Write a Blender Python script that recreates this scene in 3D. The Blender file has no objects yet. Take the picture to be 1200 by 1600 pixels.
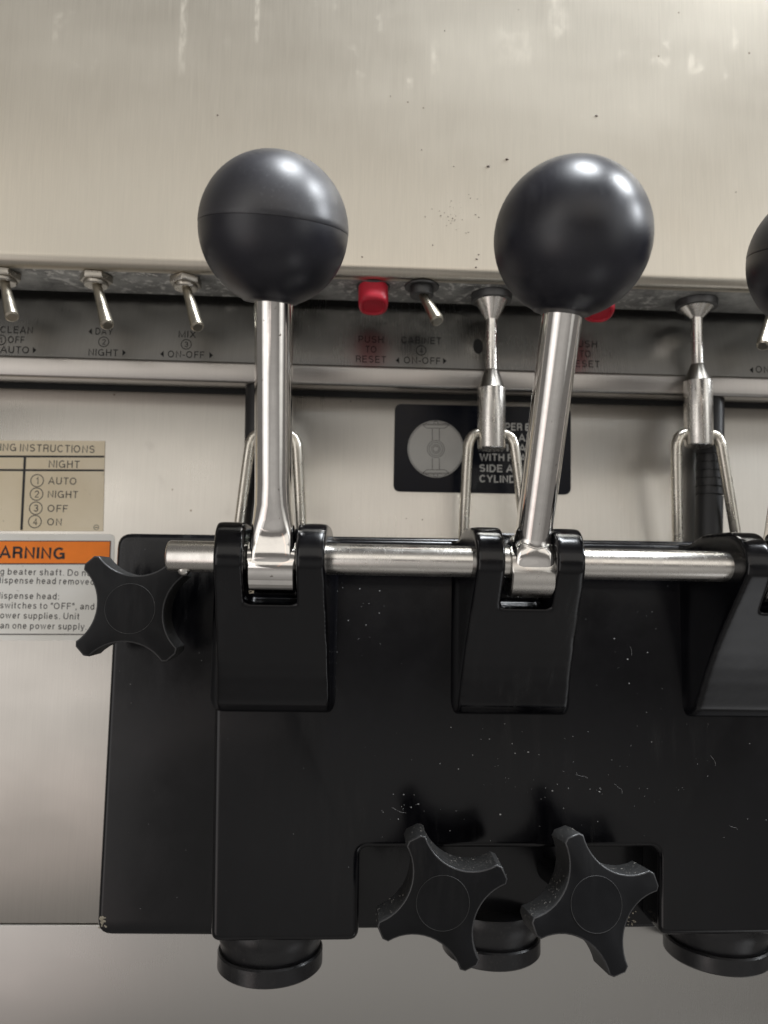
import bpy, bmesh, math, random
from mathutils import Vector, Matrix, Euler
random.seed(7)
R = math.radians
scene = bpy.context.scene
COL = scene.collection

# ------------------------------------------------------------------ camera
cam_d = bpy.data.cameras.new('camera')
cam = bpy.data.objects.new('camera', cam_d)
COL.objects.link(cam)
CAM_POS = Vector((0.0, 0.0, 1.2))
CAM_ROT = (Euler((R(90 + 5.5), 0, R(-2.3)), 'XYZ').to_matrix() @ Matrix.Rotation(R(1.0), 3, 'Z'))
cam.matrix_world = Matrix.Translation(CAM_POS) @ CAM_ROT.to_4x4()
FPX = 1200.0                      # focal length in pixels of the 1200 x 1600 photograph
cam_d.sensor_fit = 'VERTICAL'
cam_d.sensor_height = 36
cam_d.sensor_width = 27
cam_d.lens = 36 * FPX / 1600
cam_d.clip_start = 0.01
cam_d.clip_end = 50
cam_d.dof.use_dof = True
cam_d.dof.focus_distance = 0.275
cam_d.dof.aperture_fstop = 9.0
scene.camera = cam

# ------------------------------------------------------------------ room light (indoors: lamps, with added unseen fills)
w = bpy.data.worlds.new('World')
scene.world = w
w.use_nodes = True
bg = w.node_tree.nodes['Background']
bg.inputs[0].default_value = (0.95, 0.90, 0.86, 1)
bg.inputs[1].default_value = 0.15

def area(name, loc, target, sx, sy, radiance, color, shape='RECTANGLE'):
    l = bpy.data.lights.new(name, 'AREA')
    l.shape = shape
    l.size, l.size_y = sx, sy
    l.energy = radiance * math.pi * sx * sy * (math.pi / 4 if shape == 'ELLIPSE' else 1)
    l.color = color
    o = bpy.data.objects.new(name, l)
    COL.objects.link(o)
    o.location = loc
    o.rotation_euler = (Vector(target) - Vector(loc)).to_track_quat('-Z', 'Y').to_euler()
    return o

TGT = (0.03, 0.28, 1.25)
area('ceiling_lamp', (0.26, 0.04, 2.50), TGT, 0.26, 0.36, 60.0, (0.92, 0.96, 1.0))
area('ceiling_lamp', (1.00, 0.06, 2.35), TGT, 0.30, 0.40, 46.0, (0.92, 0.96, 1.0))
area('ceiling_lamp', (1.85, -0.02, 2.05), TGT, 0.34, 0.40, 34.0, (0.92, 0.96, 1.0))
area('shop_front_light', (0.0, -2.6, 2.22), TGT, 4.8, 1.35, 0.54, (1.0, 0.955, 0.89))
area('shop_front_light', (0.0, -2.7, 2.70), TGT, 5.2, 2.0, 0.25, (1.0, 0.955, 0.89))
for k, (sx_, sy_, r_) in enumerate(((2.3, 2.9, .30), (1.6, 2.2, .28), (1.0, 1.4, .26))):
    area('left_fill_light', (-2.0, -1.7 + .01 * k, 0.82), (0, .3, 1.1), sx_, sy_ * 1.15, r_ * 1.35, (1.0, 0.97, 0.955), 'ELLIPSE')  # added unseen fill: brightens the lower left steel and streaks the chrome
    area('right_fill_light', (2.2, -1.5 + .01 * k, 1.3), (0, .3, 1.2), sx_ * .7, sy_ * .85, r_, (0.98, 0.98, 0.95), 'ELLIPSE')  # added unseen fill for a bright streak on the chrome's right side
for k, sz_ in enumerate((3.6, 2.9, 2.2, 1.6, 1.0)):
    area('floor_bounce_fill', (0.1, -2.3, 0.10 + .01 * k), (0.1, -1.4, 2.2), sz_ * 1.5, sz_, .048, (1.0, 0.98, 0.95), 'ELLIPSE')  # added fill standing in for light bounced off the floor
area('underside_fill_light', (0.0, 0.02, 0.40), (0.0, .30, 1.3), 1.1, 0.36, .15, (1.0, 0.98, 0.95), 'ELLIPSE')  # unseen fill added to brighten the hood underside
area('band_fill_light', (-1.25, -2.7, 0.60), (-.1, .3, 1.15), 1.5, 0.20, .60, (1.0, 0.88, 0.84), 'ELLIPSE')  # unseen lamp added for soft pinkish bands on the front steel
area('warm_streak_fill', (0.12, -0.55, 1.44), (0.03, .28, 1.25), 0.05, 0.5, 0.32, (1.0, 0.48, 0.28), 'ELLIPSE')  # added orange strip for the lever streaks, standing in for a hand
area('streak_fill_light', (-1.15, -1.55, 1.75), TGT, 0.20, 1.5, 0.9, (1.0, 0.97, 0.92), 'ELLIPSE')  # unseen strip added to break up the chrome with bands
area('streak_fill_light', (1.75, -1.25, 1.75), TGT, 0.20, 1.5, 0.9, (0.97, 0.98, 1.0), 'ELLIPSE')  # second added strip, for chrome bands from the right
area('rosy_fill_light', (-1.0, -0.9, 0.35), (-.1, .3, 1.1), 0.7, 0.6, 0.22, (1.0, 0.62, 0.55), 'ELLIPSE')  # added pink fill that tints the lower left panels
for k, sz_ in enumerate((.46, .34, .22)):
    area('low_right_fill', (0.60, 0.0, 0.42 + .005 * k), (0.14, .27, 1.2), sz_, sz_ * .8, .34, (0.97, 0.98, 1.0), 'ELLIPSE')  # added unseen fill: lifts the right bracket's sloping face

scene.view_settings.view_transform = 'Standard'
scene.view_settings.look = 'None'
scene.view_settings.exposure = 0.08
scene.view_settings.gamma = 1

# ------------------------------------------------------------------ helpers
MM = 0.001
def at(px, py, Y):
    """the point on the plane Y (mm in front of the camera) that shows at pixel px, py"""
    d = CAM_ROT @ Vector(((px - 600) / FPX, (800 - py) / FPX, -1.0))
    return CAM_POS + d * (Y * MM / d.y)

def thing(name, label, cat, loc=(0, 0, 0), rot=None, group=None):
    o = bpy.data.objects.new(name, None)
    COL.objects.link(o)
    o.empty_display_size = 0.01
    o.location = loc
    if rot is not None:
        o.rotation_euler = rot
    o['label'] = label
    o['category'] = cat
    if group:
        o['group'] = group
    return o

def shade(me, angle=35):
    me.polygons.foreach_set('use_smooth', [True] * len(me.polygons))
    bm = bmesh.new(); bm.from_mesh(me)
    for e in bm.edges:
        if len(e.link_faces) == 2:
            e.smooth = e.calc_face_angle(0) < R(angle)
    bm.to_mesh(me); bm.free()

def rootmat(o):
    if o is None:
        return Matrix()
    m = Matrix.LocRotScale(o.location, o.rotation_euler, o.scale)
    return rootmat(o.parent) @ m

def part(name, bm, mat, parent=None, local=False, bevel=0, seg=3, smooth=35, angle=40, clamp=True):
    """link a bmesh as one mesh object; bm is in world metres unless local"""
    if parent is not None and not local:
        bm.transform(rootmat(parent).inverted())
    bmesh.ops.recalc_face_normals(bm, faces=bm.faces)
    if bevel:
        es = [e for e in bm.edges if len(e.link_faces) == 2 and e.calc_face_angle(0) > R(angle)]
        bmesh.ops.bevel(bm, geom=es, offset=bevel * MM, segments=seg, affect='EDGES', profile=0.5, clamp_overlap=clamp)
    me = bpy.data.meshes.new(name)
    bm.to_mesh(me); bm.free()
    shade(me, smooth)
    o = bpy.data.objects.new(name, me)
    COL.objects.link(o)
    me.materials.append(mat)
    if parent is not None:
        o.parent = parent
    return o

def prism(bm, pts, d):
    """close a polygon of world points and push it by the vector d"""
    a = [bm.verts.new(p) for p in pts]
    b = [bm.verts.new(Vector(p) + Vector(d)) for p in pts]
    n = len(a)
    bm.faces.new(a)
    bm.faces.new(b[::-1])
    for i in range(n):
        bm.faces.new((a[i], b[i], b[(i + 1) % n], a[(i + 1) % n]))
    return bm

def round_poly(pts, r, n=5):
    """round the corners of a list of 2-D points"""
    out = []
    N = len(pts)
    for i in range(N):
        p0, p, p1 = Vector(pts[i - 1]), Vector(pts[i]), Vector(pts[(i + 1) % N])
        rr = r[i] if isinstance(r, (list, tuple)) else r
        if rr <= 0:
            out.append(tuple(p)); continue
        a, b = (p0 - p), (p1 - p)
        rr = min(rr, a.length * .45, b.length * .45)
        a, b = p + a.normalized() * rr, p + b.normalized() * rr
        for k in range(n + 1):
            t = k / n
            out.append(tuple((1 - t) ** 2 * a + 2 * t * (1 - t) * p + t * t * b))
    return out

def px_prism(pts, Y, depth, r=0):
    pts = round_poly(pts, r) if r else pts
    return prism(bmesh.new(), [at(x, y, Y) for x, y in pts], (0, depth * MM, 0))

def frame(axis):
    z = Vector(axis).normalized()
    x = Vector((1, 0, 0)) - z * z.x
    if x.length < .2:
        x = Vector((0, 0, 1)) - z * z.z
    x.normalize()
    return x, z.cross(x), z

def lathe(bm, base, axis, prof, n=40, caps=True):
    """prof: (distance along the axis, radius) in mm"""
    x, y, z = frame(axis)
    rings = []
    for h, r in prof:
        rings.append([bm.verts.new(Vector(base) + z * h * MM + (x * math.cos(2 * math.pi * k / n) + y * math.sin(2 * math.pi * k / n)) * max(r, .002) * MM) for k in range(n)])
    for a, b in zip(rings, rings[1:]):
        for k in range(n):
            bm.faces.new((a[k], a[(k + 1) % n], b[(k + 1) % n], b[k]))
    if caps:
        bm.faces.new(rings[0][::-1]); bm.faces.new(rings[-1])
    return bm

def tube(bm, path, r, n=16):
    """a round wire along world points, r in mm"""
    P = [Vector(p) for p in path]
    rings = []
    up = None
    for i, p in enumerate(P):
        t = (P[min(i + 1, len(P) - 1)] - P[max(i - 1, 0)]).normalized()
        if up is None:
            up = t.orthogonal().normalized()
        up = (up - t * up.dot(t)).normalized()
        s = t.cross(up)
        rings.append([bm.verts.new(p + (up * math.cos(2 * math.pi * k / n) + s * math.sin(2 * math.pi * k / n)) * r * MM) for k in range(n)])
    for a, b in zip(rings, rings[1:]):
        for k in range(n):
            bm.faces.new((a[k], a[(k + 1) % n], b[(k + 1) % n], b[k]))
    bm.faces.new(rings[0][::-1]); bm.faces.new(rings[-1])
    return bm

def smooth_path(pts, n=8):
    """Catmull-Rom through world points"""
    P = [Vector(p) for p in pts]
    P = [2 * P[0] - P[1]] + P + [2 * P[-1] - P[-2]]
    out = []
    for i in range(1, len(P) - 2):
        a, b, c, d = P[i - 1:i + 3]
        for k in range(n):
            t = k / n
            out.append(.5 * ((2 * b) + (c - a) * t + (2 * a - 5 * b + 4 * c - d) * t * t + (3 * b - a - 3 * c + d) * t ** 3))
    out.append(P[-2])
    return out

# ------------------------------------------------------------------ materials
def M(name):
    m = bpy.data.materials.new(name)
    m.use_nodes = True
    nt = m.node_tree
    b = nt.nodes['Principled BSDF']
    return m, nt, b

def N(nt, t, **kw):
    n = nt.nodes.new(t)
    for k, v in kw.items():
        if k.startswith('i_'):
            key = k[2:]
            n.inputs[int(key) if key.isdigit() else key].default_value = v
        else:
            setattr(n, k, v)
    return n

def coords(nt, scale=(1, 1, 1), rot=(0, 0, 0)):
    g = N(nt, 'ShaderNodeNewGeometry')
    mp = N(nt, 'ShaderNodeMapping')
    mp.inputs['Scale'].default_value = scale
    mp.inputs['Rotation'].default_value = rot
    nt.links.new(g.outputs['Position'], mp.inputs['Vector'])
    return mp.outputs[0]

def noise(nt, vec, scale, detail=3, rough=.5):
    n = N(nt, 'ShaderNodeTexNoise')
    n.inputs['Scale'].default_value = scale
    n.inputs['Detail'].default_value = detail
    n.inputs['Roughness'].default_value = rough
    nt.links.new(vec, n.inputs['Vector'])
    return n.outputs[0]

def remap(nt, sock, a, b, c, d):
    n = N(nt, 'ShaderNodeMapRange')
    n.inputs[1].default_value, n.inputs[2].default_value = a, b
    n.inputs[3].default_value, n.inputs[4].default_value = c, d
    nt.links.new(sock, n.inputs[0])
    return n.outputs[0]

def math_(nt, op, a, b=None):
    n = N(nt, 'ShaderNodeMath', operation=op)
    for i, s in enumerate((a, b)):
        if s is None: continue
        if isinstance(s, (int, float)): n.inputs[i].default_value = s
        else: nt.links.new(s, n.inputs[i])
    return n.outputs[0]

def mixc(nt, fac, a, b):
    n = N(nt, 'ShaderNodeMix', data_type='RGBA')
    nt.links.new(fac, n.inputs[0])
    for i, s in ((6, a), (7, b)):
        if isinstance(s, tuple): n.inputs[i].default_value = (*s, 1)
        else: nt.links.new(s, n.inputs[i])
    return n.outputs[2]

def bump(nt, b, sock, strength, dist=0.0002):
    n = N(nt, 'ShaderNodeBump')
    n.inputs['Strength'].default_value = strength
    n.inputs['Distance'].default_value = dist
    nt.links.new(sock, n.inputs['Height'])
    nt.links.new(n.outputs[0], b.inputs['Normal'])

def brushed(name, col, rough, aniso=.75, grain=1.0, stains=True, marks=None):
    m, nt, b = M(name)
    b.inputs['Metallic'].default_value = 1
    b.inputs['Anisotropic'].default_value = aniso
    t = N(nt, 'ShaderNodeCombineXYZ'); t.inputs[0].default_value = 1
    nt.links.new(t.outputs[0], b.inputs['Tangent'])
    fine = noise(nt, coords(nt, (3600, 1, 60)), 1.0, 3, .6)          # vertical brush lines
    mid = noise(nt, coords(nt, (420, 1, 5)), 1.0, 3, .6)
    cloud = noise(nt, coords(nt, (9, 9, 14)), 1.0, 4, .55)
    c = mixc(nt, remap(nt, fine, .3, .7, 0, 1), tuple(x * (1 - .10 * grain) for x in col), tuple(min(1, x * (1 + .08 * grain)) for x in col))
    c = mixc(nt, remap(nt, mid, .3, .7, 0, .12 * grain), c, tuple(x * .82 for x in col))
    c = mixc(nt, remap(nt, cloud, .35, .68, 0, .5), c, tuple(x * .9 for x in col))
    r = math_(nt, 'ADD', remap(nt, cloud, .3, .7, rough - .07, rough + .07), remap(nt, fine, .3, .7, -.012, .012))
    if stains:
        s1 = noise(nt, coords(nt, (95, 1, 80)), 1.0, 6, .72)
        s2 = noise(nt, coords(nt, (11, 1, 9)), 1.0, 2, .5)
        k = math_(nt, 'MULTIPLY', remap(nt, s1, .60, .74, 0, 1), remap(nt, s2, .5, .66, 0, 1))
        c = mixc(nt, math_(nt, 'MULTIPLY', k, .35), c, tuple(min(1, x * 1.25) for x in col))
        r = math_(nt, 'ADD', r, math_(nt, 'MULTIPLY', k, .16))
        v = N(nt, 'ShaderNodeTexVoronoi'); v.inputs['Scale'].default_value = 95
        nt.links.new(coords(nt, (1, 0, 1)), v.inputs['Vector'])
        s3 = noise(nt, coords(nt, (24, 1, 18)), 1.0, 2, .5)
        dot = math_(nt, 'MULTIPLY', remap(nt, v.outputs['Distance'], .035, .055, 1, 0), remap(nt, s3, .54, .58, 0, 1))
        c = mixc(nt, math_(nt, 'MULTIPLY', dot, .7), c, (.16, .11, .07))
    if marks:
        sep = N(nt, 'ShaderNodeSeparateXYZ')
        nt.links.new(N(nt, 'ShaderNodeNewGeometry').outputs['Position'], sep.inputs[0])
        rag = noise(nt, coords(nt, (300, 1, 160)), 1.0, 4, .7)
        for (x, z, hw, hh, s) in marks:                          # dried drips: soft upright streaks
            fx = remap(nt, math_(nt, 'ABSOLUTE', math_(nt, 'SUBTRACT', sep.outputs[0], x)), hw * .4, hw, 1, 0)
            fz = remap(nt, math_(nt, 'ABSOLUTE', math_(nt, 'SUBTRACT', sep.outputs[2], z)), hh * .6, hh, 1, 0)
            k = math_(nt, 'MULTIPLY', math_(nt, 'MULTIPLY', fx, fz), remap(nt, rag, .42, .62, .08, 1))
            c = mixc(nt, math_(nt, 'MULTIPLY', k, s), c, tuple(min(1, x_ * 1.35) for x_ in col))
            r = math_(nt, 'ADD', r, math_(nt, 'MULTIPLY', k, s * .3))
    nt.links.new(c, b.inputs['Base Color'])
    nt.links.new(r, b.inputs['Roughness'])
    bump(nt, b, fine, .022 * grain, .0001)
    return m

def metal(name, col, rough, wear=.06, scratch=.08, spots=0.0, aniso_axis=None):
    m, nt, b = M(name)
    b.inputs['Metallic'].default_value = 1
    n1 = noise(nt, coords(nt, (160, 160, 160)), 1, 4, .6)
    n2 = noise(nt, coords(nt, (900, 900, 60)), 1, 3, .6)
    c = mixc(nt, remap(nt, n1, .35, .7, 0, .5), col, tuple(x * .8 for x in col))
    if spots:
        n3 = noise(nt, coords(nt, (420, 420, 420)), 1, 3, .6)
        c = mixc(nt, remap(nt, n3, .70, .76, 0, spots), c, (.11, .07, .045))
    nt.links.new(c, b.inputs['Base Color'])
    nt.links.new(math_(nt, 'ADD', remap(nt, n1, .3, .7, rough - wear * .5, rough + wear), remap(nt, n2, .3, .7, -.02, .03)), b.inputs['Roughness'])
    bump(nt, b, n2, scratch, .0001)
    return m

def plastic(name, col, rough, var=.08, peel=.05, dust=.0, dustcol=(.35, .34, .33), spec=.5, dscale=900, smear=0):
    m, nt, b = M(name)
    n1 = noise(nt, coords(nt, (55, 55, 55)), 1, 5, .62)
    n2 = noise(nt, coords(nt, (dscale,) * 3), 1, 3, .6)
    n4 = noise(nt, coords(nt, (30, 30, 30)), 1, 3, .5)
    c = mixc(nt, remap(nt, n1, .35, .7, 0, 1), col, tuple(x * 1.5 for x in col))
    if dust:
        k = math_(nt, 'MULTIPLY', remap(nt, n2, .56, .76, 0, 1), remap(nt, n4, .42, .66, 0, 1))
        c = mixc(nt, math_(nt, 'MULTIPLY', k, dust), c, dustcol)
    r = remap(nt, n1, .3, .72, rough - var * .5, rough + var)
    if smear:                                    # wiped film and dried drips: duller, a little pale
        w1 = noise(nt, coords(nt, (150, 60, 22), (0, .5, 0)), 1, 6, .7)
        w2 = noise(nt, coords(nt, (16, 16, 12)), 1, 3, .5)
        k = math_(nt, 'MULTIPLY', remap(nt, w1, .50, .72, 0, 1), remap(nt, w2, .48, .64, 0, 1))
        c = mixc(nt, math_(nt, 'MULTIPLY', k, smear), c, (.30, .29, .28))
        r = math_(nt, 'ADD', r, math_(nt, 'MULTIPLY', k, .22))
    nt.links.new(c, b.inputs['Base Color'])
    nt.links.new(r, b.inputs['Roughness'])
    b.inputs['Specular IOR Level'].default_value = spec
    bump(nt, b, noise(nt, coords(nt, (260,) * 3), 1, 3, .55), peel, .0003)
    return m

def plain(name, col, rough=.5, var=.15, metallic=0):
    m, nt, b = M(name)
    n1 = noise(nt, coords(nt, (130,) * 3), 1, 5, .6)
    nt.links.new(mixc(nt, remap(nt, n1, .3, .72, 0, 1), col, tuple(x * (1 - var) for x in col)), b.inputs['Base Color'])
    b.inputs['Roughness'].default_value = rough
    b.inputs['Metallic'].default_value = metallic
    return m

def aged_paper(name, col, edge, rough=.5):
    m, nt, b = M(name)
    n1 = noise(nt, coords(nt, (26, 26, 26)), 1, 5, .6)
    n2 = noise(nt, coords(nt, (420,) * 3), 1, 3, .6)
    c = mixc(nt, remap(nt, n1, .35, .72, 0, 1), col, edge)
    c = mixc(nt, remap(nt, n2, .70, .78, 0, .5), c, (.12, .09, .06))
    nt.links.new(c, b.inputs['Base Color'])
    b.inputs['Roughness'].default_value = rough
    return m

def grimy(name):
    """the dull underside with pale dried splashes and rust"""
    m, nt, b = M(name)
    n1 = noise(nt, coords(nt, (70, 70, 70)), 1, 6, .7)
    n2 = noise(nt, coords(nt, (230, 230, 230)), 1, 5, .7)
    n3 = noise(nt, coords(nt, (18, 18, 18)), 1, 2, .5)
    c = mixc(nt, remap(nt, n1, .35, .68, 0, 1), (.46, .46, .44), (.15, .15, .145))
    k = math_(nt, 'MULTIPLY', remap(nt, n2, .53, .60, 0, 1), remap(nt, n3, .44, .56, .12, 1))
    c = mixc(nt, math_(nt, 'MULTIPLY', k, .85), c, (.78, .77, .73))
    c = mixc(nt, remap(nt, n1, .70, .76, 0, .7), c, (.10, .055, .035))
    nt.links.new(c, b.inputs['Base Color'])
    nt.links.new(math_(nt, 'SUBTRACT', .35, math_(nt, 'MULTIPLY', k, .3)), b.inputs['Metallic'])
    nt.links.new(remap(nt, n1, .3, .7, .34, .6), b.inputs['Roughness'])
    bump(nt, b, n2, .25, .0004)
    return m

# dried streaks near the top of the hood (found on the panel, not on the picture)
UP_Y = 305
def mark(px, y0, y1, wpx, s):
    a, b_ = at(px, y0, UP_Y), at(px, y1, UP_Y)
    return ((a.x + b_.x) / 2, (a.z + b_.z) / 2, wpx / FPX * UP_Y * MM, abs(a.z - b_.z) / 2, s)
m_hood = brushed('brushed_steel_hood', (.64, .592, .505), .40, .70, .6,
                 marks=[mark(287, -60, 125, 8, .30), mark(402, -40, 70, 5, .42), mark(680, 60, 120, 9, .22), mark(808, 30, 108, 50, .13),
                        mark(872, -20, 70, 22, .20), mark(640, 120, 140, 8, .3), mark(1150, 40, 80, 8, .25), mark(720, 310, 350, 40, .07)])
m_front = brushed('brushed_steel_front', (.58, .555, .51), .31, .72, .6)
m_base = brushed('brushed_steel_base', (.52, .51, .485), .29, .6, .12, stains=False)
m_lip = brushed('steel_lip', (.46, .435, .41), .33, .5, .5, stains=False)
m_strip = brushed('dull_steel_strip', (.58, .575, .555), .30, .5, .8)
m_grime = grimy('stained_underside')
m_black = plastic('black_moulded_plastic', (.0018, .0018, .0027), .17, .07, .05, .006, spec=.42, smear=.035)
m_knob = plastic('black_knob_plastic', (.004, .0042, .005), .36, .10, .08, .008, spec=.22, smear=.03)
m_grit = plastic('gritty_knob_side', (.018, .018, .018), .55, .1, .35, .55, (.30, .29, .27), dscale=1500)
m_edge = plastic('worn_edge_highlight', (.028, .028, .029), .30, .1, .1, .12)  # worn edge, its colour also lightened as a painted rim highlight
m_ball = plastic('black_ball_plastic', (.006, .006, .011), .345, .09, .02, .05, (.20, .20, .22), spec=.65, smear=.03)
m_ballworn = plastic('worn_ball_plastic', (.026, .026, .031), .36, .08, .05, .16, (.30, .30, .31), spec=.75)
m_noz = plastic('black_nozzle_plastic', (.007, .007, .008), .30, .16, .35, .14, (.2, .18, .16), smear=.06)
m_chrome = metal('polished_steel', (.90, .87, .83), .085, .05, .05, .8)
m_satin = metal('satin_steel', (.84, .81, .76), .24, .08, .12, .4)
m_wire = metal('steel_wire', (.70, .66, .58), .26, .08, .08, .5)
m_cone = metal('dark_steel', (.34, .32, .29), .30, .1, .1)
m_collar = plain('dull_collar', (.13, .13, .13), .45, .5, .6)
m_nut = metal('nickel_nut', (.48, .45, .40), .28, .12, .2, .6)
m_bat = metal('worn_nickel_bat', (.50, .46, .38), .30, .12, .15, .5)
m_red = plastic('red_rubber', (.43, .011, .028), .38, .1, .1, 0)
m_dark = plain('dark_gap', (.012, .012, .012), .7)
m_ink = plain('black_ink', (.012, .012, .013), .5)
m_faded = plain('faded_ink', (.010, .010, .010), .75, .4)
m_greyink = plain('grey_ink', (.045, .042, .040), .5, .3)
m_beige = aged_paper('aged_beige_sticker', (.82, .72, .54), (.72, .61, .42))
m_white = aged_paper('white_sticker', (.80, .79, .75), (.74, .72, .66), .4)
m_orange = plain('orange_print', (1.0, .235, .002), .45, .1)
m_label = plastic('black_label', (.005, .006, .010), .2, .1, .02, .0, spec=.18)
m_print = plain('white_print', (.62, .61, .58), .5, .1)
m_silver = plain('silver_print', (.50, .49, .46), .45, .08)
m_crumb = plain('pale_crumbs', (.55, .50, .40), .8, .5)
m_crumb2 = plain('grey_crumbs', (.16, .15, .135), .8, .6)
m_dust = plain('white_dust', (.50, .50, .50), .8, .4)
m_rust = plain('rust', (.12, .05, .025), .8, .5)
m_brown = plain('dried_brown_splash', (.09, .055, .035), .6, .4)
m_hose = plastic('black_rubber', (.010, .010, .011), .40, .1, .1, .02)

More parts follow.
